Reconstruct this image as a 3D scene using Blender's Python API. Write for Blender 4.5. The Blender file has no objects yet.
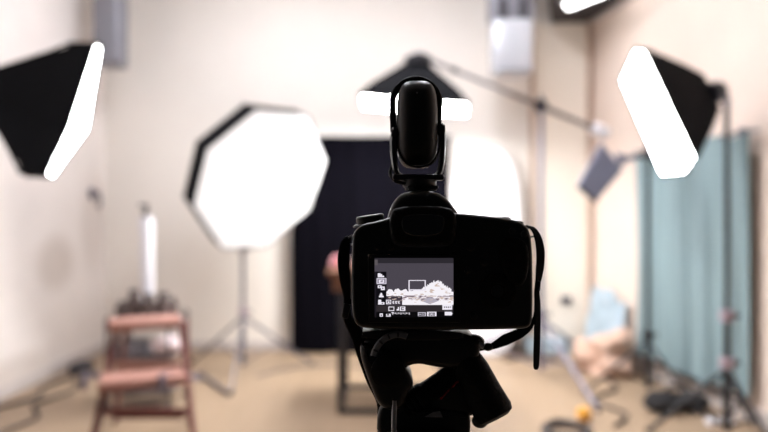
import bpy, bmesh, math, random
import numpy as np
from mathutils import Vector, Matrix, noise
random.seed(7)
S = bpy.context.scene
C = S.collection
PI = math.pi

# ------------------------------------------------------------------ camera, world, exposure
FPX, HCAM = 603.0, 1.20
cd = bpy.data.cameras.new('camera'); cam = bpy.data.objects.new('camera', cd); C.objects.link(cam)
cam.location = (0, 0, HCAM); cam.rotation_euler = (PI/2, 0, 0)
cd.sensor_width = 36.0; cd.lens = FPX/768*36
cd.clip_start = 0.02; cd.clip_end = 60
cd.dof.use_dof = True; cd.dof.focus_distance = 0.445; cd.dof.aperture_fstop = 2.9
S.camera = cam
w = bpy.data.worlds.new('world'); S.world = w; w.use_nodes = True
w.node_tree.nodes['Background'].inputs[0].default_value = (0.9, 0.93, 1.0, 1)
w.node_tree.nodes['Background'].inputs[1].default_value = 0.02
S.view_settings.view_transform = 'Standard'; S.view_settings.look = 'None'
S.view_settings.exposure = 0.0; S.view_settings.gamma = 1.0; S.view_settings.use_curve_mapping = False
S.cycles.max_bounces = 10; S.cycles.diffuse_bounces = 6
S.cycles.use_denoising = True
L_LEFT, L_OCTA, L_BOOM, L_RIGHT, L_TUBE, L_FILL = 34.0, .12, 70.0, 28.0, 9.0, 42.0

def P(x, y, Y):
    return Vector(((x-384)/FPX*Y, Y, HCAM-(y-216)/FPX*Y))

# ------------------------------------------------------------------ materials
def rgb(r, g, b):
    f = lambda c: (c/255/12.92) if c/255 <= .04045 else ((c/255+.055)/1.055)**2.4
    return (f(r), f(g), f(b), 1)
def mat(name, col, rough=.6, metal=0.0, emit=0.0, var=0.0, scale=8.0, spec=.5, bump=0.0, stretch=(1, 1, 1), emcol=None):
    m = bpy.data.materials.new(name); m.use_nodes = True
    nt = m.node_tree; p = nt.nodes['Principled BSDF']
    p.inputs['Base Color'].default_value = col
    p.inputs['Roughness'].default_value = rough
    p.inputs['Metallic'].default_value = metal
    p.inputs['Specular IOR Level'].default_value = spec
    if emit:
        p.inputs['Emission Color'].default_value = emcol or (1, 1, 1, 1)
        p.inputs['Emission Strength'].default_value = emit
    if var or bump:
        tc = nt.nodes.new('ShaderNodeTexCoord'); mp = nt.nodes.new('ShaderNodeMapping')
        mp.inputs['Scale'].default_value = stretch
        nz = nt.nodes.new('ShaderNodeTexNoise'); nz.inputs['Scale'].default_value = scale; nz.inputs['Detail'].default_value = 5
        nt.links.new(tc.outputs['Object'], mp.inputs['Vector']); nt.links.new(mp.outputs['Vector'], nz.inputs['Vector'])
        if var:
            rp = nt.nodes.new('ShaderNodeValToRGB')
            rp.color_ramp.elements[0].position = .3; rp.color_ramp.elements[1].position = .7
            rp.color_ramp.elements[0].color = [c*(1-var) for c in col[:3]]+[1]
            rp.color_ramp.elements[1].color = [min(1, c*(1+var)) for c in col[:3]]+[1]
            nt.links.new(nz.outputs['Fac'], rp.inputs['Fac']); nt.links.new(rp.outputs['Color'], p.inputs['Base Color'])
        if bump:
            bp = nt.nodes.new('ShaderNodeBump'); bp.inputs['Strength'].default_value = bump; bp.inputs['Distance'].default_value = .01
            nt.links.new(nz.outputs['Fac'], bp.inputs['Height']); nt.links.new(bp.outputs['Normal'], p.inputs['Normal'])
    return m
def stains_and_shade(m, boxes, col):
    """stain patches, and corner shade painted into the colour: soft boxes in world coordinates"""
    nt = m.node_tree; p = nt.nodes['Principled BSDF']
    src = p.inputs['Base Color'].links[0].from_socket
    g = nt.nodes.new('ShaderNodeNewGeometry')
    ns = nt.nodes.new('ShaderNodeTexNoise'); ns.inputs['Scale'].default_value = 3
    for c, h, f in boxes:
        v = nt.nodes.new('ShaderNodeVectorMath'); v.operation = 'SUBTRACT'; v.inputs[1].default_value = c
        nt.links.new(g.outputs['Position'], v.inputs[0])
        d = nt.nodes.new('ShaderNodeVectorMath'); d.operation = 'DIVIDE'; d.inputs[1].default_value = h
        nt.links.new(v.outputs[0], d.inputs[0])
        l = nt.nodes.new('ShaderNodeVectorMath'); l.operation = 'LENGTH'; nt.links.new(d.outputs[0], l.inputs[0])
        mr = nt.nodes.new('ShaderNodeMapRange'); mr.interpolation_type = 'SMOOTHSTEP'
        mr.inputs['From Min'].default_value = 1.35; mr.inputs['From Max'].default_value = .5
        mr.inputs['To Max'].default_value = f
        nt.links.new(l.outputs['Value'], mr.inputs['Value'])
        mx = nt.nodes.new('ShaderNodeMix'); mx.data_type = 'RGBA'
        nt.links.new(mr.outputs['Result'], mx.inputs['Factor']); nt.links.new(src, mx.inputs['A'])
        mx.inputs['B'].default_value = col
        src = mx.outputs['Result']
    nt.links.new(src, p.inputs['Base Color'])

M = dict(
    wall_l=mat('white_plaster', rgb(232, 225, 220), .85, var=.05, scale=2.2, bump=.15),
    wall_b=mat('cream_plaster', rgb(236, 230, 222), .85, var=.03, scale=1.6, bump=.15),
    wall_r=mat('peach_plaster', rgb(230, 213, 200), .85, var=.05, scale=1.8, bump=.15),
    panel=mat('yellow_cream_paint', rgb(240, 231, 218), .7, var=.03, scale=3, stretch=(1, 1, .2)),
    strip=mat('brown_strip', rgb(190, 166, 148), .7, var=.06),
    ceil=mat('ceiling_paint', rgb(205, 203, 203), .9, var=.03),
    floor=mat('tan_boards', rgb(150, 128, 105), .5, var=.06, scale=3, stretch=(6, .6, 1), bump=.05),
    base=mat('grey_white_paint', rgb(196, 188, 184), .6, var=.05),
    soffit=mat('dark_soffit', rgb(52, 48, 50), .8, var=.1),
    cloth=mat('softbox_black_cloth', rgb(9, 9, 13), .8, var=.15, scale=20, bump=.1, spec=.12),
    backdrop=mat('black_muslin', rgb(7, 6, 12), .95, var=.12, scale=3, spec=.05),
    metal_d=mat('black_metal', rgb(26, 26, 33), .5, .1, var=.05),
    metal_g=mat('grey_metal', rgb(100, 98, 108), .4, .3, var=.05),
    metal_l=mat('light_grey_metal', rgb(112, 108, 124), .4, .2, var=.05),
    joint=mat('pale_pink_joint', rgb(160, 142, 152), .5, var=.04),
    teal=mat('teal_fabric', rgb(128, 149, 153), .9, var=.13, scale=7, stretch=(1, 1, .15), bump=.3),
    blue=mat('pale_blue_plastic', rgb(172, 190, 202), .5, var=.12, scale=6, bump=.4),
    pinkc=mat('pink_beige_cloth', rgb(214, 180, 160), .9, var=.08, bump=.3),
    flag=mat('blue_grey_fabric', rgb(120, 124, 144), .8, var=.1, scale=9),
    red=mat('red_brown_wood', rgb(98, 50, 44), .5, var=.14, scale=6, stretch=(1, 1, .3)),
    tread=mat('worn_pink_red_tread', rgb(168, 122, 108), .6, var=.1, scale=9),
    cart=mat('dark_grey_brown_metal', rgb(84, 74, 74), .5, .2, var=.1),
    jar=mat('dark_brown_glaze', rgb(82, 66, 62), .5, var=.2, scale=12),
    white=mat('white_plastic', rgb(236, 236, 242), .4, var=.02),
    pinkw=mat('pinkish_white_petals', rgb(240, 222, 224), .8, var=.06, scale=20),
    petal=mat('pink_petals', rgb(232, 176, 184), .8, var=.12, scale=25),
    wood=mat('brown_table_wood', rgb(120, 80, 58), .5, var=.15, scale=5, stretch=(1, 6, 6)),
    grey=mat('grey_sheet_metal', rgb(132, 132, 140), .4, .2, var=.05),
    gloss=mat('glossy_white_metal', rgb(205, 208, 214), .25, .2, var=.03),
    dark=mat('dark_slot', rgb(60, 58, 62), .8, var=.05),
    yellow=mat('yellow_rubber', rgb(226, 160, 50), .5, var=.08),
    cable=mat('black_cable_rubber', rgb(46, 40, 44), .6, var=.08),
    bag=mat('black_canvas', rgb(26, 24, 26), .85, var=.2, scale=14, bump=.4),
    body=mat('black_camera_plastic', (.0022, .0022, .0026, 1), .38, var=.15, scale=120, spec=.35),
    rubber=mat('black_camera_rubber', (.0018, .0018, .002, 1), .62, var=.3, scale=300, spec=.16, bump=.2),
    foam=mat('black_foam', (.002, .002, .002, 1), .42, var=.3, scale=400, spec=.3),
    strap=mat('black_webbing', (.003, .003, .003, 1), .75, var=.3, scale=300, spec=.2),
    scale=mat('engraved_grey_ring', (.17, .17, .18, 1), .4, .3, var=.1, scale=60),
    redl=mat('dark_red_line', (.26, .008, .01, 1), .5, var=.2, scale=60),
    glassy=mat('dark_glass', (.002, .002, .003, 1), .08, var=.1, spec=.6),
    chrome=mat('brushed_steel', (.25, .25, .27, 1), .3, .9, var=.1, scale=80),
)
def lampmat(name, s, col=(1, 1, 1, 1)):
    return mat(name, (.8, .8, .8, 1), .6, emit=s, emcol=col, var=.01)
stains_and_shade(M['wall_l'], [((-2.5, 4.6, .84), (.4, .27, .22), .5), ((-2.5, 5.2, 1.15), (.4, .24, .45), .35), ((-2.5, 4.1, .12), (.4, .45, .14), .45)], rgb(182, 168, 156))  # middle patch is the back corner's shade painted into the wall colour
stains_and_shade(M['wall_b'], [((-1.7, 5.4, .75), (.20, .4, .3), .15), ((1.72, 5.4, .55), (.2, .4, .5), .4)], rgb(196, 178, 160))

# ------------------------------------------------------------------ mesh helpers
class B:
    def __init__(s): s.bm = bmesh.new(); s.mi = 0
    def _face(s, vs):
        try:
            f = s.bm.faces.new(vs); f.material_index = s.mi; return f
        except ValueError: return None
    def loft(s, rings, cap0=True, cap1=True, closed=True):
        vr = [[s.bm.verts.new(p) for p in r] for r in rings]
        n = len(vr[0])
        for a, b in zip(vr, vr[1:]):
            for i in range(n if closed else n-1):
                s._face([a[i], a[(i+1) % n], b[(i+1) % n], b[i]])
        if cap0: s._face(vr[0][::-1])
        if cap1: s._face(vr[-1])
        return s
    def tube(s, pts, r, n=10, flat=1.0):
        pts = [Vector(p) for p in pts]
        rs = r if isinstance(r, (list, tuple)) else [r]*len(pts)
        rings = []; up = None
        for i, p in enumerate(pts):
            t = (pts[min(i+1, len(pts)-1)]-pts[max(i-1, 0)]).normalized()
            if up is None:
                up = Vector((0, 0, 1)) if abs(t.z) < .9 else Vector((0, 1, 0))
            a = (up-t*up.dot(t)).normalized(); b = t.cross(a); up = a
            rings.append([p+(a*math.cos(2*PI*k/n)+b*math.sin(2*PI*k/n)*flat)*rs[i] for k in range(n)])
        return s.loft(rings)
    def lathe(s, prof, origin, axis=(0, 0, 1), n=20, sx=1.0, sy=1.0):
        ax = Vector(axis).normalized(); o = Vector(origin)
        a = ax.orthogonal().normalized() if abs(ax.z) < .99 else Vector((1, 0, 0)); b = ax.cross(a)
        return s.loft([[o+ax*h+(a*math.cos(2*PI*k/n)*sx+b*math.sin(2*PI*k/n)*sy)*max(r, 1e-5) for k in range(n)] for r, h in prof])
    def box(s, c, size, rot=None, bev=0.0, seg=2):
        m = Matrix.Translation(Vector(c)) @ (rot.to_4x4() if rot is not None else Matrix.Identity(4)) @ Matrix.Diagonal((*size, 1))
        r = bmesh.ops.create_cube(s.bm, size=1, matrix=m)
        for v in r['verts']:
            for f in v.link_faces: f.material_index = s.mi
        if bev:
            es = list({e for v in r['verts'] for e in v.link_edges})
            fs = bmesh.ops.bevel(s.bm, geom=es, offset=bev, segments=seg, affect='EDGES', profile=.5)
            for f in fs['faces']: f.material_index = s.mi
        return s
    def ball(s, c, r, sc=(1, 1, 1), u=16, v=10, rot=None, lump=0.0, seed=0):
        m = Matrix.Translation(Vector(c)) @ (rot.to_4x4() if rot is not None else Matrix.Identity(4)) @ Matrix.Diagonal((*sc, 1))
        k = bmesh.ops.create_uvsphere(s.bm, u_segments=u, v_segments=v, radius=r, matrix=m)
        for q in k['verts']:
            if lump:
                d = (q.co-Vector(c)); q.co = Vector(c)+d*(1+lump*noise.noise(q.co*(1.6/r)+Vector((seed, 0, 0))))
            for f in q.link_faces: f.material_index = s.mi
        return s
    def slab(s, outline, y0, depth, bev, nseg=4, taper=0.0, rnd=2):
        """outline: XZ points (2-D); a plate between y0 and y0+depth with rounded rims"""
        pts = [Vector(p) for p in outline]
        for _ in range(rnd):
            q = []
            for i, p in enumerate(pts):
                b = pts[(i+1) % len(pts)]
                q += [p*.75+b*.25, p*.25+b*.75]
            pts = q
        area = sum(p.x*pts[(i+1) % len(pts)].y-pts[(i+1) % len(pts)].x*p.y for i, p in enumerate(pts))
        if area < 0: pts.reverse()
        n = len(pts); nr = []
        for i in range(n):
            t = (pts[(i+1) % n]-pts[i-1]).normalized(); nr.append(Vector((-t.y, t.x)))
        def ring(ins, y): return [Vector((p.x+m.x*ins, y, p.y+m.y*ins)) for p, m in zip(pts, nr)]
        rings = []
        for k in range(nseg+1):
            a = PI/2*k/nseg; rings.append(ring(bev*(1-math.sin(a)), y0+bev*(1-math.cos(a))))
        for k in range(nseg+1):
            a = PI/2*k/nseg; rings.append(ring(taper+bev*(1-math.cos(a)), y0+depth-bev*(1-math.sin(a))))
        return s.loft(rings)
    def ribbon(s, pts, widths, side, th):
        """flat strap: pts with full widths along side direction(s), thickness th"""
        pts = [Vector(p) for p in pts]; rings = []
        for i, p in enumerate(pts):
            t = (pts[min(i+1, len(pts)-1)]-pts[max(i-1, 0)]).normalized()
            sd = Vector(side[i] if isinstance(side, list) else side); sd = (sd-t*sd.dot(t)).normalized()
            nn = t.cross(sd); h = widths[i]/2; e = min(th/2, h*.5)
            rings.append([p+sd*(h-e)+nn*th/2, p+sd*h, p+sd*(h-e)-nn*th/2, p-sd*(h-e)-nn*th/2, p-sd*h, p-sd*(h-e)+nn*th/2])
        return s.loft(rings)
    def make(s, name, mats, parent=None, smooth=True, sub=0):
        bmesh.ops.recalc_face_normals(s.bm, faces=s.bm.faces)
        off = Vector((0, 0, 0)); q = parent
        while q is not None: off += q.location; q = q.parent
        bmesh.ops.translate(s.bm, vec=-off, verts=s.bm.verts)
        me = bpy.data.meshes.new(name); s.bm.to_mesh(me); s.bm.free()
        for m in (mats if isinstance(mats, list) else [mats]): me.materials.append(m)
        if smooth:
            me.polygons.foreach_set('use_smooth', [True]*len(me.polygons))
            me.set_sharp_from_angle(angle=math.radians(38))
        o = bpy.data.objects.new(name, me); C.objects.link(o); o.parent = parent
        if sub:
            md = o.modifiers.new('subdivision', 'SUBSURF'); md.levels = md.render_levels = sub
        return o
def smoothpath(pts, k=6):
    pts = [Vector(p) for p in pts]; out = []
    e = [pts[0]*2-pts[1]]+pts+[pts[-1]*2-pts[-2]]
    for i in range(1, len(e)-2):
        p0, p1, p2, p3 = e[i-1:i+3]
        for j in range(k):
            t = j/k
            out.append(.5*((2*p1)+(p2-p0)*t+(2*p0-5*p1+4*p2-p3)*t*t+(3*p1-p0-3*p2+p3)*t**3))
    out.append(pts[-1]); return out
def interp(vals, n):
    return [float(v) for v in np.interp(np.linspace(0, len(vals)-1, n), range(len(vals)), vals)]
def thing(name, label, cat, loc=(0, 0, 0), group=None):
    o = bpy.data.objects.new(name, None); C.objects.link(o); o.location = loc; o.empty_display_size = .05
    o['label'] = label; o['category'] = cat
    if group: o['group'] = group
    return o
def tag(o, label, cat, group=None):
    o['label'] = label; o['category'] = cat
    if group: o['group'] = group
    return o
def struct(o): o['kind'] = 'structure'; return o

# ------------------------------------------------------------------ room
YB = 5.4
def wr(Y): return 1.86+.15*(YB-Y)          # X of the right wall, which is not square to the back wall
Y0 = -.6
struct(B().box((0, 2.3, -.05), (6.4, 7.0, .1)).make('floor', M['floor'], smooth=False))
struct(B().box((-.2, YB+.06, 1.8), (5.2, .12, 3.6)).make('wall_back', M['wall_b'], smooth=False))
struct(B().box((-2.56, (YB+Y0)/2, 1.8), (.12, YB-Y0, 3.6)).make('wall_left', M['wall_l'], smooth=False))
b = B()
b.loft([[(wr(Y0), Y0, z), (wr(Y0)+.12, Y0, z), (wr(YB)+.12, YB, z), (wr(YB), YB, z)] for z in (0, 3.6)])
struct(b.make('wall_right', M['wall_r'], smooth=False))
struct(B().box((0, 2.6, 3.65), (6.0, 6.2, .1)).make('ceiling', M['ceil'], smooth=False))
# dark soffit at the right end of the back wall
b = B()
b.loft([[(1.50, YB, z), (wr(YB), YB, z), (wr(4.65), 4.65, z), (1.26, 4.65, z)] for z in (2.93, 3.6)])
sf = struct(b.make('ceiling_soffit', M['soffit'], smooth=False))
# pale edge strip between soffit and right wall
b = B().tube([(wr(YB)-.02, YB-.01, 2.915), (wr(4.65)-.02, 4.65, 2.915)], .022, 8)
struct(b.make('trim_1', M['base']))
# panelled section and corner strip
struct(B().box((1.59, YB-.012, 1.46), (.50, .024, 2.92), bev=.004).make('trim_2', M['panel'], smooth=False))
struct(B().box((1.325, YB-.018, 1.46), (.035, .036, 2.92), bev=.006).make('trim_3', M['strip'], smooth=False))
struct(B().tube([(wr(YB)-.03, YB-.04, 0), (wr(YB)-.03, YB-.04, 2.93)], .024, 10).make('trim_4', M['strip']))
struct(B().box((-.6, YB-.008, .04), (3.8, .016, .08), bev=.004).make('baseboard_back', M['base'], smooth=False))
struct(B().box((-2.492, 2.5, .04), (.016, 5.7, .08), bev=.004).make('baseboard_left', M['base'], smooth=False))
b = B(); b.loft([[(wr(0)-.016, 0, z), (wr(0), 0, z), (wr(YB), YB, z), (wr(YB)-.016, YB, z)] for z in (0, .09)])
struct(b.make('baseboard_right', M['base'], smooth=False))

cl_m = lampmat('fill_lamp_diffuser', L_FILL, (.97, .98, 1.05, 1))
# strip lamp under the soffit
t = thing('ceiling_lamp', 'bright oblong fluorescent lamp under the dark soffit at the top edge', 'lamp', (1.60, 4.80, 2.93))
d = Vector((.5, -.85, 0)).normalized(); c = P(570, 4, 4.78)
b = B().ribbon([c-d*.06+Vector((0, 0, .03)), c+d*.5+Vector((0, 0, .03))], [.13, .13], Vector((0, 0, 1)).cross(d), .03); b.make('housing', M['gloss'], t, smooth=False)
b = B().tube([c-d*.04, c-d*.03, c, c+d*.40, c+d*.44, c+d*.45], [.01, .03, .038, .038, .03, .01], 14, flat=1.0)
b.make('diffuser', lampmat('lamp_diffuser_white', L_TUBE), t)

# fill lamps added on the ceiling, unseen above the frame, to brighten the walls
for i, (x, y, wh) in enumerate(((-.9, 3.9, 'above the octagonal softbox'), (.5, 3.7, 'above the table'), (-.6, 2.6, 'near the left wall end'), (1.25, 2.7, 'in front of the dark soffit'))):
    t = thing('ceiling_lamp', 'long unseen fill lamp added on the ceiling '+wh, 'lamp', (x, y, 3.6))
    x -= .75*(i == 3)
    B().box((x, y, 3.57), (.26, 1.3, .06), bev=.01).make('housing', M['gloss'], t)
    B().box((x, y, 3.53), (.2, 1.2, .03), bev=.01).make('diffuser', cl_m, t)
# hung metal boxes high on the wall
def hung_box(px0, px1, py0, py1, Y, label, top_m, low_m, slots, w_top):
    a, c_ = P(px0, py0, Y), P(px1, py1, Y); cx = (a.x+c_.x)/2; W = c_.x-a.x
    t = thing('hanging_metal_box', label, 'metal box', (cx, Y, c_.z), 'metal boxes hung below the ceiling')
    B().box((cx, Y, (a.z+c_.z)/2), (W, .22, a.z-c_.z), bev=.03, seg=4).make('casing', low_m, t)
    B().box((cx, Y, (a.z+3.6)/2), (W*w_top, .16, 3.6-a.z), bev=.01).make('hanger', top_m, t)
    for k in slots:
        B().box((cx+k*W, Y-.083, a.z+.09), (W*.2, .02, .16), bev=.006).make('slot', M['dark'], t)
    B().box((cx, Y-.112, c_.z+.03), (W*.8, .01, .02), bev=.003).make('lip', M['grey'], t)
hung_box(98, 124, -6, 67, 4.9, 'plain grey metal box hung above the leftmost softbox', M['grey'], M['grey'], (-.25,), .9)
hung_box(491, 530, 22, 77, 4.9, 'glossy white metal box with two dark slots, hung above the boom arm', M['grey'], M['gloss'], (-.25, .28), 1.12)

# small fittings on the walls
t = thing('wall_socket', 'small dark grey socket low on the back wall beside the brown corner', 'socket', (1.62, YB-.03, .43))
B().box((1.62, YB-.034, .45), (.09, .022, .07), bev=.006).make('plate', M['metal_g'], t)
B().ball((1.62, YB-.05, .45), .018, (1, .5, 1)).make('plug', M['dark'], t)
t = thing('wall_hook', 'small round pale grey fitting on the left-hand wall', 'wall fitting', (-2.48, 5.0, 1.38))
B().lathe([(.001, 0), (.05, .002), (.05, .02), (.02, .03), (.02, .07), (.001, .075)], (-2.5, 5.15, 1.39), (1, 0, 0)).make('disc', M['metal_l'], t)
B().tube(smoothpath([(-2.44, 5.15, 1.39), (-2.42, 5.15, 1.33), (-2.44, 5.15, 1.27)]), .012, 8).make('hook', M['metal_g'], t)

# ------------------------------------------------------------------ backdrops
def cloth(name, m, f, nu, nv, th, parent):
    b = B(); fr = [[b.bm.verts.new(f(u/nu, v/nv, 0)) for u in range(nu+1)] for v in range(nv+1)]
    bk = [[b.bm.verts.new(f(u/nu, v/nv, th)) for u in range(nu+1)] for v in range(nv+1)]
    for v in range(nv):
        for u in range(nu):
            b._face([fr[v][u], fr[v][u+1], fr[v+1][u+1], fr[v+1][u]])
            b._face([bk[v][u+1], bk[v][u], bk[v+1][u], bk[v+1][u+1]])
    for u in range(nu):
        b._face([fr[0][u+1], fr[0][u], bk[0][u], bk[0][u+1]]); b._face([fr[nv][u], fr[nv][u+1], bk[nv][u+1], bk[nv][u]])
    for v in range(nv):
        b._face([fr[v][0], fr[v+1][0], bk[v+1][0], bk[v][0]]); b._face([fr[v+1][nu], fr[v][nu], bk[v][nu], bk[v+1][nu]])
    return b.make(name, m, parent)
t = thing('black_backdrop', 'tall black cloth backdrop hanging against the back wall', 'backdrop', (-.12, 5.28, 0))
x0, x1 = P(291, 0, 5.25).x, P(449, 0, 5.25).x
def fb(u, v, th):
    k = .012*math.sin(u*23+1)*(1-v*.6)+.006*math.sin(u*51+v*3)
    return (x0+(x1-x0)*u, 5.25+k+th, .01+1.885*v)
cloth('cloth', M['backdrop'], fb, 60, 14, .008, t)
B().tube([(x0-.03, 5.275, 1.888), (x1+.03, 5.275, 1.888)], .012, 10).make('top_rod', M['metal_d'], t)
for k in (x0+.08, x1-.08): B().box((k, 5.335, 1.89), (.03, .13, .025), bev=.004).make('wall_bracket', M['metal_d'], t)

t = thing('teal_backdrop', 'pale teal fabric backdrop hanging along the right wall behind the stands', 'backdrop', (wr(4)-.08, 4.0, .15))
ya, yb = 4.58, 3.45
def ft(u, v, th):
    Y = ya+(yb-ya)*u; k = .020*math.sin(u*26+.6*math.sin(v*4))+.010*math.sin(u*61+2*v)
    return (wr(Y)-.075+k*(1.1-.5*v)+th, Y, .15+.03*math.sin(u*9)*(1-v)+(1.675-.15)*v-.015*math.sin(PI*u*5)*v)
cloth('cloth', M['teal'], ft, 90, 16, .006, t)
B().tube([(wr(ya+.05)-.05, ya+.05, 1.685), (wr(yb-.05)-.05, yb-.05, 1.685)], .010, 8).make('top_rod', M['metal_g'], t)
B().tube([(wr(ya+.02)-.085, ya+.02, .15), (wr(yb-.02)-.085, yb-.02, .14)], .013, 8).make('bottom_rod', M['metal_d'], t)
for k in (ya-.1, yb+.1): B().box((wr(k)-.026, k, 1.70), (.05, .025, .03), bev=.004).make('wall_bracket', M['metal_g'], t)

# large white reflector disc stood against the back wall
t = thing('white_reflector', 'large white oval reflector standing against the back wall behind the camera', 'reflector', (.96, 5.2, 0))
cx = P(485, 0, 5.15).x; rw = P(521, 0, 5.15).x-cx
zt = P(0, 143, 5.18).z
def sq(a, e=3.0):
    c_, s_ = math.cos(a), math.sin(a)
    return (math.copysign(abs(c_)**(2/e), c_), math.copysign(abs(s_)**(2/e), s_))
def lean(z): return 5.10+.09*z/zt
ol = [sq(2*PI*k/48) for k in range(48)]
rg = [Vector((cx+rw*a, 0, zt/2+zt/2*c_)) for a, c_ in ol]
def at(p, s, dy): q = Vector((cx+(p.x-cx)*s, 0, zt/2+(p.z-zt/2)*s)); q.y = lean(q.z)+dy; return q
b = B(); b.loft([[at(p, s, dy) for p in rg] for s, dy in ((.02, 0), (.5, 0), (.965, 0), (.965, .012), (.02, .012))]); b.make('fabric', M['white'], t)
b = B(); b.loft([[at(p, s, dy) for p in rg] for s, dy in ((.965, -.003), (.985, -.008), (1, .004), (.985, .018), (.965, .014))], False, False); b.make('rim', M['base'], t)

# ------------------------------------------------------------------ light stands
def light_stand(label, x, y, top, r_leg, angs, zj, m_col, m_leg, joints=(), leg_r=.011, col_r=.014, group='light stands around the studio'):
    t = thing('light_stand', label, 'light stand', (x, y, 0), group)
    zs = [.06]+[zj+.05]+list(joints)+[top]
    for i in range(len(zs)-1):
        B().tube([(x, y, zs[i]), (x, y, zs[i+1])], col_r*(1-.14*i), 12).make('pole', m_col, t)
    for z in [zj+.05]+list(joints):
        c_ = B().lathe([(col_r, -.03), (col_r*1.9, -.025), (col_r*1.9, .025), (col_r, .03)], (x, y, z), n=14).make('collar', M['joint'] if joints else m_col, t)
        B().lathe([(.004, 0), (.004, .03), (.013, .032), (.013, .045), (.002, .046)], (x+col_r, y, z), (1, 0, 0), 10).make('knob', M['metal_d'], c_)
    for a in angs:
        ca, sa = math.cos(math.radians(a)), math.sin(math.radians(a))
        f = Vector((x+ca*r_leg, y+sa*r_leg, .018)); h = Vector((x+ca*.02, y+sa*.02, zj))
        lg = B().tube([h, f], leg_r, 8, flat=.7).make('leg', m_leg, t)
        B().ball(f, .018, (1, 1, 1), 10, 8).make('rubber_foot', M['metal_d'], lg)
        mid = h.lerp(f, .5)
        B().tube([Vector((x+ca*.014, y+sa*.014, .09)), mid], leg_r*.55, 6).make('brace', m_leg, t)
    B().lathe([(.016, 0), (.016, .03), (.009, .035), (.009, .07), (.001, .072)], (x, y, top-.01), n=12).make('spigot', M['metal_g'], t)
    return t
light_stand('slim grey light stand carrying the octagonal white-faced softbox', -1.075, 4.6, P(0, 190, 4.6).z, .55, (275, 150, 25), .42, M['metal_g'], M['metal_g'], (.95,), .011, .018)
light_stand('tall grey boom stand rising beside the camera strap', 1.165, 4.465, 2.035, .80, (-80, 42, 160), .42, M['metal_l'], M['metal_l'], (), .015, .020)
light_stand('dark light stand in front of the teal backdrop near edge of the back wall', 1.75, 4.0, 1.62, .40, (172, 290, 60), .36, M['metal_d'], M['metal_d'], (), .011, .018)
light_stand('black light stand with pale joints carrying the softbox at the right', 1.82, 3.2, P(0, 106, 3.2).z, .38, (160, 42, 280), .37, M['metal_d'], M['metal_d'], (.67,), .013, .019)
light_stand('black light stand beside the left wall under the leftmost softbox', -2.02, 2.6, 1.42, .42, (60, 180, 300), .36, M['metal_d'], M['metal_d'], (.9,))

# ------------------------------------------------------------------ softboxes
def lin(a, b_, t_): return a+(b_-a)*t_
def softbox(label, face, normal, lip, deep, m_face, hub_len=.16, ring_s=.97, cat_group='softboxes', shape=1.0, off=(0, 0, 0), end=.16, dif=.965):
    off = Vector(off)
    """face: world polygon; shell tapers behind it along -normal to a speed ring and a lamp head"""
    n = normal.normalized(); c_ = sum(face, Vector())/len(face)
    t = thing('softbox', label, 'softbox', c_, cat_group)
    R = max((p-c_).length for p in face)
    def ring(s, d): return [c_+(p-c_)*s-n*d+off*max(0, (d-lip)/(deep-lip)) for p in face]
    B().loft([ring(dif, -.001), ring(dif, .006)]).make('diffuser', m_face, t)
    b = B(); b.loft([ring(dif-.003, .0), ring((dif+1)/2, -.012), ring(1.0, -.012), ring(1.0, lip), ring(ring_s*.985, lip+.03)]+[ring(lin(ring_s, end, k**shape), lerp_d(lip, deep, k)) for k in (.2, .4, .6, .8, 1)], False, True)
    b.make('shell', M['cloth'], t, smooth=False)
    m = len(face)
    for i in range(m):
        pts = [c_+(face[i]-c_)*s-n*d+off*max(0, (d-lip)/(deep-lip)) for s, d in [(1.004, lip)]+[(lin(ring_s, end+.005, k**shape)+.004, lerp_d(lip, deep, k)) for k in (.2, .4, .6, .8, 1)]]
        B().tube(pts, .006, 6).make('rib', M['cloth'], t)
    o = c_-n*deep+off
    B().lathe([(R*.12, -.01), (R*.19, -.01), (R*.19, .03), (R*.12, .03)], o-n*.01, -n, 20).make('speed_ring', M['metal_d'], t)
    hd = B().lathe([(.045, 0), (.06, .02), (.06, hub_len*.8), (.045, hub_len), (.001, hub_len+.002)], o-n*.02, -n, 18).make('lamp_head', M['metal_d'], t)
    return t, c_, o, n
def lerp_d(a, b_, k): return a+.03+(b_-a-.03)*k
def on_plane(pxs, c_, n):
    out = []
    o = Vector((0, 0, HCAM))
    for x, y in pxs:
        d = Vector(((x-384)/FPX, 1, -(y-216)/FPX)); out.append(o+d*((c_-o).dot(n)/d.dot(n)))
    return out
def rounded(face, k=.12):
    out = []
    for i, p in enumerate(face):
        a, b_ = face[i-1], face[(i+1) % len(face)]
        out += [p.lerp(a, k), p.lerp(p.lerp(a, k*.5).lerp(p.lerp(b_, k*.5), .5), .8), p.lerp(b_, k)]
    return out

# octagonal softbox facing the camera
n1 = Vector((.60, -.72, -.34)).normalized()
f1 = on_plane([(256, 109), (308, 115), (326.5, 160), (309.5, 210), (266, 247), (222, 249), (193, 205.5), (206.5, 149)], P(261, 179, 4.4), n1)
t, c_, o, n = softbox('octagonal softbox facing the camera with a bright white front', f1, n1, .19, .50, dif=.988, m_face=lampmat('octagon_diffuser', L_OCTA, (.9, .92, 1, 1)), ring_s=.93, shape=1.1, cat_group='softboxes lit around the studio')
e = Vector((-1.075, 4.6, P(0, 190, 4.6).z))
B().tube([e+Vector((0, 0, .02)), o-n*.06], .014, 10).make('tilt_bracket', M['metal_d'], t)
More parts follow.
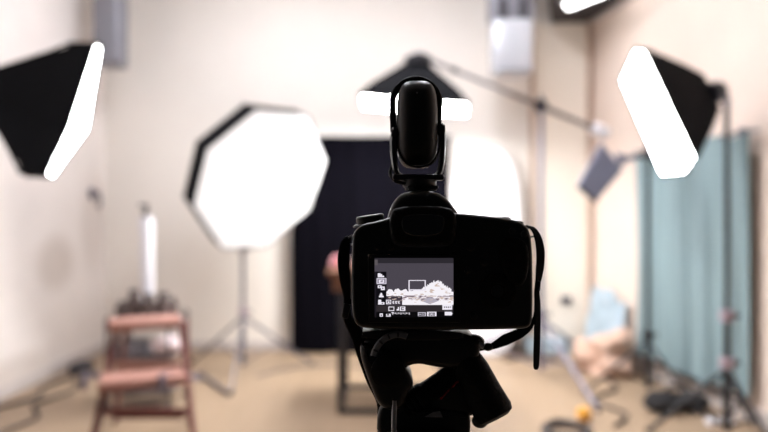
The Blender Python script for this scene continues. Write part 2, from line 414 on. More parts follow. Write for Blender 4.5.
# right softbox
n2 = Vector((-.80, -.44, -.30)).normalized()
f2 = on_plane([(621, 79.5), (635, 48.5), (644.5, 49.5), (696, 158), (685, 174), (662.5, 176)], P(659, 112, 3.15), n2)
print('right face dims', [(f2[i]-f2[(i+1) % 6]).length for i in range(6)])
t, c_, o, n = softbox('oblong black softbox on the right, glowing face turned left', f2, n2, .01, .46, lampmat('right_diffuser', L_RIGHT), shape=1.15, ring_s=.93, end=.30, hub_len=.09, cat_group='softboxes lit around the studio')
e = Vector((1.82, 3.2, P(0, 106, 3.2).z+.03))
B().tube([e, o-n*.08], .016, 10).make('tilt_bracket', M['metal_d'], t)
# left softbox
n3 = Vector((.96, -.18, -.06)).normalized()
f3 = on_plane([(95.5, 42), (100.5, 46), (86.5, 130), (51.5, 178.5), (45, 175), (67, 129.5)], P(74, 112, 2.75), n3)
print('left face dims', [(f3[i]-f3[(i+1) % 6]).length for i in range(6)])
t, c_, o, n = softbox('leftmost softbox, black shell cut by the frame, bright face edge-on', f3, n3, .12, .50, ring_s=.90, m_face=lampmat('left_diffuser', L_LEFT), shape=1.0, off=(0, 0, .13), cat_group='softboxes lit around the studio')
B().tube([(-2.02, 2.6, 1.45), o-n*.06], .016, 10).make('tilt_bracket', M['metal_d'], t)
# overhead softbox on the boom
z4 = 1.93
f4 = [Vector(p) for p in ((-.162, 3.98, 2.005), (.56, 3.98, 1.945), (.64, 4.60, 1.965), (-.165, 4.60, 2.025))]
n4 = Vector((-.075, 0, -1)).normalized()
t, c_, o, n = softbox('pyramid-shaped black softbox pointing down from the boom arm', f4, n4, .0, .30, lampmat('overhead_diffuser', L_BOOM), hub_len=.05, cat_group='softboxes lit around the studio')
apx = o-n*.04
# boom arm with counterweight
A1 = P(600, 131, 4.6); A0 = Vector((apx.x-.02, apx.y, apx.z+.03))
t = thing('boom_arm', 'long thin boom arm sloping down to a pale counterweight at its end', 'boom arm', (1.165, 4.465, 2.05))
d = (A1-A0).normalized()
B().tube([A0, A0.lerp(A1, .55)], .013, 10).make('inner_tube', M['metal_g'], t)
B().tube([A0.lerp(A1, .5), A1], .018, 10).make('outer_tube', M['cart'], t)
cl = A0.lerp(A1, (1.165-A0.x)/(A1.x-A0.x))
B().ball(cl, .05, (1, .8, 1.1)).make('swivel_clamp', M['metal_d'], t)
B().lathe([(.001, 0), (.035, .002), (.035, .03), (.001, .032)], cl+Vector((.0, -.04, .0)), (0, -1, 0), 12).make('clamp_knob', M['metal_d'], t)
B().lathe([(.02, -.07), (.045, -.06), (.05, 0), (.045, .06), (.02, .07)], A1-d*.0, d, 16).make('counterweight', M['white'], t)
B().lathe([(.022, -.02), (.022, .02)], A0.lerp(A1, .2), d, 10).make('grip_collar', M['metal_d'], t)
# tilted grey flag on its arm
t = thing('grey_flag', 'small blue-grey flag panel tilted on a short arm below the counterweight', 'flag panel', P(600, 172, 4.02))
q = [P(*p, 4.02) for p in ((601, 143), (577, 186), (595, 202), (622, 170))]
cc = sum(q, Vector())/4
b = B(); b.loft([[cc+(p-cc)*s+Vector((0, dy, 0)) for p in q] for s, dy in ((.94, -.02), (1, -.012), (1, .012), (.94, .02))]); b.make('panel', M['flag'], t)
B().tube([q[1]+Vector((0, -.015, 0)), q[2]+Vector((0, -.015, 0))], .011, 8).make('bottom_bar', M['metal_d'], t)
b = B(); b.ribbon([P(617, 160, 4.01), P(626, 159, 4.01), P(636, 157, 4.0)], [.11, .05, .03], (0, 0, 1), .03); b.make('mount', M['flag'], t)
B().tube([P(634, 157.5, 4.0), P(647, 155, 4.0)], .014, 8).make('arm', M['metal_d'], t)
B().ball(P(648, 155, 4.0), .034, (1, 1, 1.3)).make('clamp', M['metal_d'], t)

# ------------------------------------------------------------------ table with flowers
t = thing('product_table', 'wooden-topped table on a black metal frame in front of the black backdrop', 'table', (.08, 3.9, 0))
B().box((.075, 3.92, .855), (.84, .60, .03), bev=.006).make('tabletop', M['wood'], t)
B().box((.075, 3.92, .79), (.78, .52, .098), bev=.006).make('apron', M['wood'], t)
for X in (-.265, .415):
    for Y in (3.66, 4.18):
        B().box((X, Y, .37), (.034, .034, .742), bev=.004).make('leg', M['metal_d'], t)
    B().box((X, 3.92, .0165), (.034, .486, .033), bev=.004).make('side_rail', M['metal_d'], t)
for Y in (3.66, 4.18): B().box((.075, Y, .0165), (.646, .034, .033), bev=.004).make('cross_rail', M['metal_d'], t)
def flower(x, y, z, r, m, label):
    t = thing('flower', label, 'flower', (x, y, z), 'flowers heaped on the table')
    B().ball((x, y, z+r*.55), r*.5, (1, 1, 1.0), 12, 8).make('flower_centre', m, t)
    for L, (cnt, sr, zz) in enumerate(((7, 1.0, .3), (6, .8, .62), (5, .55, .9))):
        for k in range(cnt):
            a = 2*PI*k/cnt+L*.5
            rot = Matrix.Rotation(a, 3, 'Z') @ Matrix.Rotation(-.75-.25*L, 3, 'Y')
            B().ball((x+math.cos(a)*r*sr*.6, y+math.sin(a)*r*sr*.6, z+r*zz), r*.42, (1.1, .85, .22), 10, 6, rot=rot).make('petal', m, t)
    return t
flower(-.292, 3.80, .870, .062, M['petal'], 'pink and white blossom overhanging the visible end of the table')
FL = [(-.17, 3.84, .05), (-.05, 3.80, .055), (.08, 3.86, .065), (.20, 3.84, .06), (.30, 3.92, .055), (.12, 3.98, .07)]
where = ['beside the pink one', 'second from the pink one', 'front middle of the heap', 'front right of the heap', 'far right end of the heap', 'large one at the back of the heap']
for i, (x, y, r) in enumerate(FL):
    f = flower(x, y, .870, r, M['pinkw'], 'white blossom on the table behind the camera, '+where[i])

# ------------------------------------------------------------------ step ladder and cart on the left
lx = P(145, 0, 3.0).x
t = thing('step_ladder', 'red-brown wooden step stool with worn pink treads at lower left', 'step stool', (lx, 2.85, 0))
def tread(px0, px1, py, Y, th=.045, dp=.20):
    a, c_ = P(px0, py, Y), P(px1, py, Y)
    th_ = math.atan2(-(a.x+c_.x)/2, Y); f_ = Vector(((a.x+c_.x)/2, Y, a.z))+Vector((-math.sin(th_), math.cos(th_), 0))*dp/2
    B().box(f_, ((c_.x-a.x)*.98, dp, th), rot=Matrix.Rotation(th_, 3, 'Z'), bev=.012, seg=3).make('tread', M['tread'], t)
    return a.z
tread(110, 181, 326, 2.98); tread(101, 186, 384, 2.72)
xa, xb = P(101, 0, 2.72).x, P(186, 0, 2.72).x
B().box(((xa+xb)/2, 2.56, .20), (.42, .20, .04), bev=.012).make('tread', M['tread'], t)
def bar(name, p, q, wd, dp, m=M['red']):
    B().ribbon([p, q], [wd, wd], (1, 0, 0), dp).make(name, m, t, smooth=False)
zt1 = P(0, 323, 2.98).z; zt2 = P(0, 384, 2.72).z
for sx, s in ((0, 1), (1, -1)):
    top = P(114 if s > 0 else 178, 332, 3.0); 
    bar('front_leg', Vector((top.x, 3.05, zt1-.02)), Vector((-1.245 if s > 0 else -.745, 2.46, .0)), .030, .055)
    bar('rear_leg', Vector((top.x+s*.004, 3.14, zt1-.02)), Vector((-1.56 if s > 0 else -1.13, 3.50, .0)), .028, .045)
    bar('side_plate', Vector((top.x+s*-.022, 2.80, zt2+.02)), Vector((top.x-s*.018, 3.30, zt2-.13)), .012, .03, M['metal_l'])
    B().box((top.x-s*.018, 2.735, zt2+.005), (.022, .03, .075), bev=.004).make('corner_bracket', M['metal_l'], t)
# cross rails between the legs
for py, Y, m in ((366, 3.16, M['tread']), (414, 3.20, M['red'])):
    a, c_ = P(116, py, Y), P(180 if Y < 3.18 else 184, py, Y)
    B().box(((a.x+c_.x)/2, Y, a.z), (c_.x-a.x, .025, .05), bev=.006).make('cross_rail', m, t)
a, c_ = P(105, 412, 2.66), P(186, 412, 2.66)
B().box(((a.x+c_.x)/2, 2.66, a.z), (c_.x-a.x, .02, .035), bev=.006).make('cross_rail', M['red'], t)

# cart behind it
Yc = 3.85
t = thing('utility_cart', 'low dark metal cart with two shelves behind the red step stool', 'cart', (P(146, 0, Yc).x, Yc, 0))
xa, xb = P(117, 0, Yc).x, P(180, 0, Yc).x; cx = (xa+xb)/2
zs1, zs2 = P(0, 322, Yc-.15).z, P(0, 359, Yc-.15).z
for z in (zs1, zs2, .12):
    sh = B().box((cx, Yc, z), (xb-xa, .36, .018), bev=.004).make('shelf', M['cart'], t)
for X in (xa+.012, xb-.012):
    for Y in (Yc-.168, Yc+.168):
        lg = B().tube([(X, Y, .05), (X, Y, zs1+.03)], .011, 8).make('post', M['cart'], t)
        B().lathe([(.001, -.012), (.025, -.012), (.025, .012), (.001, .012)], (X, Y, .026), (1, 0, 0), 14).make('wheel', M['cable'], lg)
def jar(px, Y, h, r, label, m=M['jar'], base=None):
    x = P(px, 0, Y).x; z = (base or zs1)+.009
    t = thing('jar', label, 'jar', (x, Y, z), 'dark jars on the cart')
    B().lathe([(r*.8, 0), (r, .01), (r, h*.62), (r*.55, h*.78), (r*.5, h*.85)], (x, Y, z), n=18).make('jar_body', m, t)
    B().lathe([(r*.62, h*.84), (r*.62, h), (.001, h+.001)], (x, Y, z), n=16).make('lid', M['cart'], t)
jar(122, 3.84, .10, .040, 'dark jar standing at the wall end of the cart top')
jar(134, 3.76, .185, .046, 'tall dark jar on the cart left of the white tube')
jar(149, 3.74, .160, .044, 'dark jar on the cart in front of the white tube')
jar(163, 3.77, .165, .046, 'wide dark jar on the cart right of the white tube')
jar(173, 3.92, .11, .03, 'small dark jar at the open end of the cart top')
Yt = 3.88; pb = P(148, 286, Yt); zb = zs1+.009; zt_ = P(0, 217, Yt).z
t = thing('white_tube', 'tall white tube with a dark cap standing on the cart', 'tube', (pb.x, Yt, zb))
dx = -.012
b = B(); b.loft([[(pb.x+dx*k+r*math.cos(2*PI*i/18), Yt+r*math.sin(2*PI*i/18), zb+(zt_-zb)*k) for i in range(18)] for k, r in ((0, .034), (.03, .036), (.5, .042), (.97, .048), (1, .044))]); b.make('tube_body', M['white'], t)
B().lathe([(.018, 0), (.02, .03), (.012, .04), (.012, .075), (.001, .077)], (pb.x+dx, Yt, zt_), n=12).make('cap', M['dark'], t)
B().box((pb.x+dx-.015, Yt, zt_+.075), (.06, .022, .018), bev=.004).make('nozzle', M['dark'], t)
b = B().ball((P(164, 0, 3.74).x, 3.76, zs2+.009+.062), .068, (1.25, .9, .95), lump=.35, seed=3)
tag(b.make('white_cloth_bundle', M['pinkw']), 'crumpled pinkish-white cloth on the lower cart shelf', 'cloth')
b = B().box((P(133, 0, 3.78).x, 3.80, zs2+.009+.045), (.15, .2, .09), bev=.01)
tag(b.make('storage_box', M['grey']), 'grey box on the lower cart shelf beside the cloth', 'box')

# ------------------------------------------------------------------ floor clutter
def cable(pts, r, label, m=None, k=8, cat='cable'):
    b = B().tube(smoothpath([(x, y, r+.002) for x, y in pts], k), r, 8)
    return tag(b.make('floor_cable', m or M['cable']), label, cat)
cable([(-2.30, 4.5), (-2.36, 4.2), (-2.28, 3.95), (-2.40, 3.7), (-2.30, 3.4), (-2.36, 3.0)], .012, 'dark cable snaking along the foot of the left wall')
cable([(-2.22, 4.35), (-2.12, 4.1), (-2.2, 3.8), (-2.05, 3.55), (-2.14, 3.2)], .010, 'thin dark cable looping on the floor beside the step stool')
cable([(-.95, 4.5), (-.7, 4.75), (-.35, 4.85), (-.1, 4.7)], .006, 'thin cable trailing from the octagon softbox stand to the backdrop', M['metal_g'])
cable([(1.3, 3.4), (1.45, 3.62), (1.35, 3.9), (1.6, 4.15), (1.62, 4.4)], .010, 'dark cable curving between the boom stand and the teal backdrop')
cable([(1.0, 4.95), (1.3, 5.1), (1.5, 4.8), (1.72, 4.75), (1.7, 5.1)], .012, 'dark cable looped on the floor under the blue plastic sheet')
b = B().box((-2.32, 4.62, .04), (.12, .16, .08), bev=.012); tag(b.make('power_adapter', M['dark']), 'dark power adapter on the floor at the left back corner', 'adapter')
b = B().tube([P(199, 373, 1.2*FPX/(373-216)*.985), P(229, 394, 1.2*FPX/(394-216)*.985)], .014, 8); tag(b.make('loose_rod', M['metal_g']), 'short grey rod on the floor between ladder and octagon stand', 'rod')
# coil
b = B()
pts = [];
for i in range(150):
    a = 2*PI*i/30; r = .12+.010*math.sin(i*.7); pts.append((1.0+r*math.cos(a), 3.30+r*math.sin(a), .012+.006*(i/30)+.004*math.sin(i*.31)))
b.tube(pts, .009, 7); tag(b.make('cable_coil', M['cable']), 'round coil of black cable at the bottom edge beside the yellow ball', 'cable coil')
yb_ = B().ball((P(585, 0, 3.5).x, 3.52, .043), .043, (1, 1, 1), 20, 14)
tag(yb_.make('yellow_ball', M['yellow']), 'small yellow ball on the floor near the boom stand foot', 'ball')
# black sandbag
t = thing('sandbag', 'black canvas sandbag slumped on the floor by the softbox stand', 'sandbag', (1.78, 3.72, 0))
B().ball((1.71, 3.70, .062), .115, (1.05, .9, .56), 20, 12, lump=.25, seed=1).make('pouch', M['bag'], t)
B().ball((1.90, 3.72, .055), .105, (1.0, .9, .54), 20, 12, lump=.25, seed=5).make('pouch', M['bag'], t)
B().tube(smoothpath([(1.71, 3.70, .11), (1.76, 3.69, .16), (1.84, 3.70, .16), (1.90, 3.72, .10)]), .012, 8, flat=.5).make('handle', M['bag'], t)
t = thing('power_strip', 'small white power strip on the floor under the softbox stand', 'power strip', (1.98, 3.44, 0))
B().box((1.93, 3.46, .02), (.15, .06, .035), bev=.006).make('strip_body', M['white'], t)
for k in (-.04, 0, .04): B().lathe([(.014, 0), (.014, .003), (.001, .0032)], (1.93+k, 3.46, .037), n=12).make('outlet', M['dark'], t)
# crumpled blue sheet and cloth in the far right corner
t_b = thing('blue_plastic_sheet', 'pale blue crumpled plastic sheet leaning in the far right corner', 'plastic sheet', (1.8, 5.0, 0))
def fs(u, v, th):
    Y = 5.28-.55*u; h = .60-.18*abs(u-.35)+.03*math.sin(u*14)
    k = .03*noise.noise(Vector((u*5, v*5, 2)))
    return (wr(Y)-.055-.10*(1-v)+k+th, Y, .01+h*v)
cloth('sheet', M['blue'], fs, 24, 18, .006, t_b)
b = B().ball((1.70, 4.60, .12), .17, (1.1, 1.0, 1.05), 24, 16, lump=.8, seed=9)
for v in b.bm.verts: v.co.z = max(v.co.z, .004)
tag(b.make('cloth_heap', M['pinkc']), 'pink-beige cloth heap on the floor by the blue plastic sheet', 'cloth')
t = thing('blue_crate', 'low grey-blue plastic crate along the back wall under the socket', 'crate', (1.45, 5.28, 0))
B().box((1.42, 5.27, .06), (.36, .16, .11), bev=.01).make('crate_body', M['blue'], t)
B().box((1.42, 5.27, .122), (.38, .18, .016), bev=.004).make('rim', M['blue'], t)

# ------------------------------------------------------------------ the camera on its tripod (in focus)
YC = .44; PX = YC/FPX
def Q(x, y, Y=YC): return P(x, y, Y)
def O2(pts, Y=YC): return [Vector(((x-384)*Y/FPX, HCAM-(y-216)*Y/FPX)) for x, y in pts]
cm = thing('dslr_camera', 'black DSLR camera seen from behind with its screen lit', 'camera', Q(443, 329, .47))
body_ol = [(352, 242), (353, 232), (362, 224), (380, 221), (396, 215), (420, 212), (457, 213), (487, 216), (506, 218), (522, 222), (530, 229), (533, 245), (533.5, 285), (533.5, 318), (531, 328), (520, 330), (440, 331), (375, 330), (358, 328), (352, 318), (351, 280)]
B().slab(O2(body_ol), YC, .052, .0035, taper=.002).make('body', M['body'], cm)
B().slab(O2([(384, 230), (388, 214), (394, 200), (404, 192), (420, 190), (436, 191.5), (447, 198), (456, 210), (464, 222), (464, 232), (424, 236)], YC+.008), YC+.004, .058, .006, taper=.004).make('prism_housing', M['body'], cm)
b = B().slab(O2([(496, 218), (516, 221), (528, 227), (532, 240), (532, 322), (524, 329), (496, 329), (490, 318), (490, 228)]), YC+.030, .050, .009, taper=.003); b.make('grip', M['rubber'], cm)
# thumb rest, eyecup, hot shoe
B().slab(O2([(500, 236), (526, 238), (530, 262), (524, 288), (508, 284), (498, 262)]), YC-.003, .008, .003).make('thumb_rest', M['rubber'], cm)
ec = B().slab(O2([(396, 206), (448, 206), (456, 216), (454, 240), (446, 247), (398, 247), (390, 240), (389, 216)]), YC-.012, .018, .004); eco = ec.make('eyecup', M['rubber'], cm)
B().slab(O2([(404, 214), (440, 214), (444, 220), (440, 236), (404, 236), (400, 222)]), YC-.0125, .003, .001).make('eyepiece', M['glassy'], eco)
B().box(Q(422, 189.2, YC+.030), (.022, .022, .002), bev=.0004).make('hot_shoe', M['metal_d'], cm)
for s in (-1, 1): B().box(Q(422+s*14, 187.8, YC+.030), (.002, .020, .0022), bev=.0004).make('shoe_rail', M['metal_d'], cm)
# mode dial, tilted a touch
ax = Vector((-.15, -.04, 1)).normalized(); dc = Q(371, 224, YC+.022)
prof = [(.0102, 0), (.0106, .001), (.0106, .0058), (.0098, .0068), (.0001, .0070)]
b = B(); nn = 48
a_ = Vector((1, 0, .15)).normalized(); b_ = ax.cross(a_)
b.loft([[dc+ax*h+(a_*math.cos(2*PI*k/nn)+b_*math.sin(2*PI*k/nn))*(r+(.0002 if k % 2 and r > .01 else 0)) for k in range(nn)] for r, h in prof])
b.make('mode_dial', M['body'], cm)
B().lathe([(.0120, 0), (.0122, .0012), (.0105, .0022)], Q(369, 225.5, YC+.022), ax, 32).make('dial_collar', M['body'], cm)
B().lathe([(.008, 0), (.008, .003), (.0065, .0042), (.0001, .0043)], Q(500, 222.5, YC+.02), (.05, 0, 1), 32).make('top_dial', M['body'], cm)
B().lathe([(.005, 0), (.005, .003), (.0001, .0036)], Q(517, 226, YC+.055), (.1, .3, 1), 24).make('shutter_button', M['body'], cm)
# rear controls
rd = B().lathe([(.0135, 0), (.0135, .0016), (.0115, .0024), (.006, .0024), (.0055, .0018), (.0001, .0018)], Q(497, 291, YC), (0, -1, 0), 40).make('rear_dial', M['rubber'], cm)
B().lathe([(.0045, 0), (.0045, .0022), (.0001, .0024)], Q(497, 291, YC), (0, -1, 0), 24).make('set_button', M['body'], rd)
for x, y, r in ((471, 247, .0032), (484, 262, .0030), (468, 270, .0026), (512, 231, .0024), (524, 234, .0024), (378, 247, .0026), (390, 247.5, .0026), (474, 316, .0026)):
    B().lathe([(r, 0), (r, .0010), (r*.8, .0014), (.0001, .0014)], Q(x, y, YC), (0, -1, 0), 20).make('button', M['body'], cm)
# lens (in front, hidden from behind)
ln = B().lathe([(.031, 0), (.033, .004), (.033, .02), (.036, .022), (.036, .055), (.034, .058), (.034, .070), (.030, .071), (.028, .062), (.0001, .058)], Q(428, 268, YC+.052), (0, 1, 0), 48).make('lens', M['body'], cm)
B().lathe([(.0285, 0), (.02, .003), (.0001, .004)], Q(428, 268, YC+.111), (0, 1, 0), 32).make('front_glass', M['glassy'], ln)
# screen with its frame
sx0, sx1, sy0, sy1 = 374.6, 453.4, 258.0, 317.4
B().slab(O2([(368, 254), (459, 254), (460, 322), (369, 322)]), YC-.0028, .006, .0009, rnd=0).make('screen_frame', M['body'], cm)
W, H = 200, 148
img = np.zeros((H, W, 3))
def U(cx): return (cx-58)/(512-58)*W
def V(cy): return (cy-45)/(385-45)*H
def rect(x0, y0, x1, y1, c, fill=True, tw=4.5):
    a, b2, c2, d2 = int(round(U(x0))), int(round(U(x1))), int(round(V(y0))), int(round(V(y1)))
    k = np.array(rgb(*c)[:3])
    if fill: img[max(c2, 0):d2, max(a, 0):b2] = k
    else:
        rect(x0, y0, x1, y0+tw, c); rect(x0, y1-tw, x1, y1, c); rect(x0, y0, x0+tw, y1, c); rect(x1-tw, y0, x1, y1, c)
rect(58, 45, 512, 385, (74, 69, 78)); rect(58, 45, 512, 76, (44, 41, 47)); rect(58, 55, 76, 86, (90, 84, 88))
WH = (238, 234, 244)
# the flowers in the live picture
rs = np.random.RandomState(4)
k1 = rs.rand(60); 
for ix in range(int(U(128)), W):
    cx_ = 58+ix/W*454
    if cx_ < 262: top = 240-14*abs(math.sin(cx_*.075))-6*k1[int(cx_/9) % 60]
    elif cx_ < 350: top = 236-8*k1[int(cx_/8) % 60]-max(0, cx_-320)*.9
    elif cx_ < 500: top = 222-40*math.exp(-((cx_-415)/48)**2)-12*k1[int(cx_/6) % 60]+max(0, cx_-470)*.5
    else: top = 240
    for iy in range(int(V(top)), int(V(316))):
        cy_ = 45+iy/H*340
        nz = noise.noise(Vector((cx_*.035, cy_*.12, 3.1))); c3 = (246, 242, 248)
        if 258 < cy_ < 284 and nz > .02: c3 = (120, 104, 112) if nz > .22 else (196, 182, 190)
        if abs(cx_-375)/55+abs(cy_-288)/20 < 1: c3 = (176, 170, 184)
        if cx_ < 215 and cy_ > 262: c3 = (60, 52, 62)
        if nz < -.28 and cy_ > top+14 and cy_ < 300: c3 = (206, 186, 176)
        img[iy, ix] = rgb(*c3)[:3]
rect(58, 316, 512, 352, (46, 41, 44)); rect(58, 352, 512, 385, (8, 7, 10))
rect(64, 124, 127, 316, (14, 12, 18)); rect(58, 124, 66, 385, (30, 27, 34))
def blob(pts):
    for x0, y0, x1, y1 in pts: rect(x0, y0, x1, y1, WH)
blob([(76, 132, 92, 140), (76, 138, 100, 148), (76, 147, 112, 156)])
rect(70, 161, 126, 194, (150, 142, 158)); rect(70, 161, 126, 194, (214, 208, 222), False); rect(84, 168, 92, 187, WH); rect(92, 168, 104, 174, WH); rect(106, 168, 113, 187, WH); rect(92, 182, 106, 187, WH)
blob([(76, 201, 98, 218), (94, 208, 116, 229)]); rect(82, 206, 90, 213, (40, 36, 44)); rect(102, 214, 109, 221, (40, 36, 44))
blob([(92, 246, 100, 252), (88, 252, 103, 262), (84, 262, 110, 271)])
blob([(78, 284, 96, 298), (78, 298, 114, 311)]); rect(98, 302, 108, 306, (40, 36, 44))
rect(124, 284, 154, 309, (70, 62, 74)); rect(124, 284, 154, 309, WH, False); rect(134, 292, 145, 302, WH)
for k in range(3): rect(162+k*16, 290, 172+k*16, 296, WH); rect(162+k*16, 300, 172+k*16, 306, WH); rect(160+k*16, 295, 166+k*16, 301, WH)
rect(138, 322, 171, 349, WH, False)
blob([(184, 336, 198, 346), (192, 326, 198, 346), (203, 322, 210, 348), (203, 322, 234, 327), (214, 332, 234, 338), (203, 343, 234, 348), (228, 322, 234, 348)])
rect(448, 311, 505, 342, WH); 
for k in range(4): rect(458+k*11, 324, 464+k*11, 329, (60, 52, 62))
rect(88, 362, 106, 381, WH); rect(93, 368, 101, 375, (90, 84, 96))
FONT = {'1': '010110010010111', '8': '111101111101111', '.': '000000000000010', '-': '000000111000000', '2': '111001111100111', '0': '111101101101111', 'I': '111010010010111', 'S': '111100111001111', 'O': '111101101101111'}
def txt(s_, x, y, ps, col=WH):
    for ch in s_:
        for k, v in enumerate(FONT[ch]):
            if v == '1': rect(x+(k % 3)*ps, y+(k//3)*ps, x+(k % 3+1)*ps+.8, y+(k//3+1)*ps+.8, col)
        x += ps*(2.4 if ch == '.' else 3.9)
txt('1', 124, 364, 3.2); rect(136, 376, 139.5, 380, WH); txt('8', 140, 364, 3.2)
for k in range(13):
    h_ = 11 if k % 3 == 0 else 6
    rect(160+k*8, 358, 164+k*8, 358+h_, WH)
rect(156, 354, 168, 359, WH)
rect(308, 355, 352, 379, (200, 196, 208)); txt('ISO', 313, 360, 3.0, (40, 36, 44))
rect(361, 352, 414, 379, WH); txt('200', 369, 358, 3.3, (60, 54, 64))
rect(461, 353, 503, 373, WH); rect(503, 359, 507, 367, WH)
rect(254, 171, 352, 230, (232, 226, 238), False, 5)
me = bpy.data.meshes.new('screen_picture')
vs = []; fc = []
for j in range(H+1):
    for i in range(W+1):
        vs.append(Q(sx0+(sx1-sx0)*i/W, sy0+(sy1-sy0)*j/H, YC-.00295)-cm.location)
for j in range(H):
    for i in range(W):
        a = j*(W+1)+i; fc.append((a, a+1, a+W+2, a+W+1))
me.from_pydata(vs, [], fc)
ca = me.color_attributes.new('print', 'FLOAT_COLOR', 'CORNER')
cols = np.ones((H*W, 4, 4)); cols[:, :, :3] = img.reshape(-1, 1, 3); ca.data.foreach_set('color', cols.ravel())
mm = bpy.data.materials.new('lit_screen'); mm.use_nodes = True
p = mm.node_tree.nodes['Principled BSDF']; at_ = mm.node_tree.nodes.new('ShaderNodeAttribute'); at_.attribute_name = 'print'
p.inputs['Base Color'].default_value = (.002, .002, .002, 1); p.inputs['Roughness'].default_value = .3
mm.node_tree.links.new(at_.outputs['Color'], p.inputs['Emission Color']); p.inputs['Emission Strength'].default_value = 1.0
me.materials.append(mm)
so = bpy.data.objects.new('screen', me); C.objects.link(so); so.parent = cm; so['label'] = 'lit screen showing white flowers, icons and a focus frame'
# strap lugs
for x, y in ((353, 240), (531, 232)):
    B().tube([Q(x+5*math.cos(a), y+5*math.sin(a), YC+.02) for a in [k*PI/6 for k in range(13)]], .0008, 6).make('strap_lug', M['chrome'], cm)

# strap, one band on each side plus the loose length under the body
def band(name, pts, widths, side, th, parent, m=None, k=8):
    pp = smoothpath(pts, k); ws = interp([q*PX for q in widths], len(pp))
    return B().ribbon(pp, ws, side, th).make(name, m or M['strap'], parent)
st = thing('camera_strap', 'black webbing strap looped at both ends of the camera', 'strap', Q(535, 240, .46))
band('strap_band', [Q(526, 226, .462), Q(533, 229, .458), Q(538, 238, .456), Q(540.5, 252, .456), Q(540, 268, .457), Q(537.8, 284, .458), Q(536.8, 292, .458), Q(537.4, 306, .459), Q(537.2, 330, .46), Q(536.6, 352, .46), Q(536.2, 366, .46), Q(536, 369.5, .46)],
     [5, 7.5, 10, 11.5, 11, 7, 7, 8.5, 9, 9, 8, 4], (1, .5, 0), .0016, st)
band('strap_keeper', [Q(538, 281, .457), Q(537.4, 291, .457)], [6.5, 6.5], (1, .2, 0), .004, st, M['body'], 2)
band('strap_band', [Q(537, 290, .462), Q(536, 308, .464), Q(531, 324, .466), Q(520, 333, .466), Q(505, 340, .466), Q(493, 346, .466), Q(484, 348.5, .468), Q(470, 352, .475)],
     [5, 4, 7, 11, 12, 7, 3.5, 3], (.3, .1, 1), .0016, st)
B().ball(Q(488, 347, .466), .0032, (1.3, 1, 1), 12, 8).make('buckle', M['body'], st)
band('strap_band', [Q(353, 237, .462), Q(348, 239, .460), Q(344.5, 248, .459), Q(343.5, 262, .459), Q(345, 280, .459), Q(347.5, 298, .460), Q(347, 316, .461), Q(357, 335, .463), Q(365, 356, .466), Q(374, 380, .468), Q(383, 402, .470), Q(384, 430, .472), Q(385, 460, .474)],
     [4, 8, 11.5, 12.5, 11.5, 8, 9, 14, 16, 16, 14, 14, 14], (1, .15, 0), .0016, st)
b = B().box(Q(346, 311, .458), (.0055, .003, .011), rot=Matrix.Rotation(.25, 3, 'Y'), bev=.0007); b.make('buckle', M['body'], st)
B().tube([Q(350, 254, .4575), Q(350.5, 275, .4575), Q(351, 299, .458)], .0005, 6).make('edge_glint', M['scale'], st)  # thin grey line standing in for the glint along the strap edge

# ------------------------------------------------------------------ microphone on the hot shoe
YM = YC+.030
mic = thing('hot_shoe_microphone', 'black pill-shaped microphone in a yoke mounted above the camera', 'microphone', Q(421, 188, YM))
def pill(cx, cy, rx, ry, e=2.5, n=40): return [(cx+rx*sq(2*PI*k/n, e)[0], cy+ry*sq(2*PI*k/n, e)[1]) for k in range(n)]
b = B(); ol = O2(pill(417.3, 124, 20.6, 43.5, 3.6), YM); cen = Vector(((417.3-384)*YM/FPX, HCAM-(124-216)*YM/FPX))
rr = []
for s, y in ((.02, -.0165), (.35, -.0160), (.62, -.0142), (.82, -.0105), (.94, -.0055), (1, 0), (1, .012), (.94, .022), (.8, .028), (.5, .032), (.02, .033)):
    rr.append([Vector((cen.x+(q.x-cen.x)*s, YM+y, cen.y+(q.y-cen.y)*(1-(1-s)*.85))) for q in ol])
b.loft(rr); b.make('capsule', M['foam'], mic)
B().ball(Q(417, 92.8, YM-.0150), .0007, (1, 1, 1), 8, 6).make('indicator', M['scale'], mic)
# hoop around the upper half
hp = [Q(393.6, 132, YM+.002)]+[Q(416+23.4*math.cos(a), 103-24.0*math.sin(a), YM+.002) for a in [PI-PI*k/16 for k in range(17)]]+[Q(438, 126, YM+.002)]
B().tube(smoothpath(hp, 3), .0016, 8, flat=1.6).make('bumper_hoop', M['rubber'], mic)
# yoke
for s, x, yt in ((-1, 395, 128), (1, 441, 124)):
    B().ribbon(smoothpath([Q(x, yt, YM), Q(x+s*1.2, yt+14, YM), Q(x+s*.8, 160, YM), Q(x-s*2.5, 174, YM), Q(x-s*11, 179, YM)], 5), interp([.0046, .0066, .0050, .0048, .0050], 21), (1, 0, 0), .008).make('yoke_arm', M['body'], mic)
    B().lathe([(.0038, -.003), (.0045, -.002), (.0045, .002), (.0038, .003)], Q(x, yt+6, YM), (1, 0, 0), 18).make('pivot_knob', M['body'], mic)
B().tube(smoothpath([Q(398, 150, YM-.012), Q(406, 163, YM-.016), Q(420, 167, YM-.017), Q(433, 162, YM-.016), Q(440, 148, YM-.012)], 5), .0010, 8).make('elastic_band', M['rubber'], mic)
B().tube(smoothpath([Q(397, 158, YM+.01), Q(392, 166, YM+.008), Q(390.5, 175, YM+.002), Q(396, 181, YM-.004), Q(406, 184, YM-.006)], 6), .0015, 8).make('cable', M['rubber'], mic)
B().box(Q(418, 177.5, YM), (.040, .012, .0045), bev=.0012, seg=3).make('yoke_base', M['body'], mic)
B().lathe([(.0125, 0), (.0132, .001), (.0132, .0048), (.0125, .006)], Q(419.5, 187.3, YM), n=36).make('mount_collar', M['body'], mic)
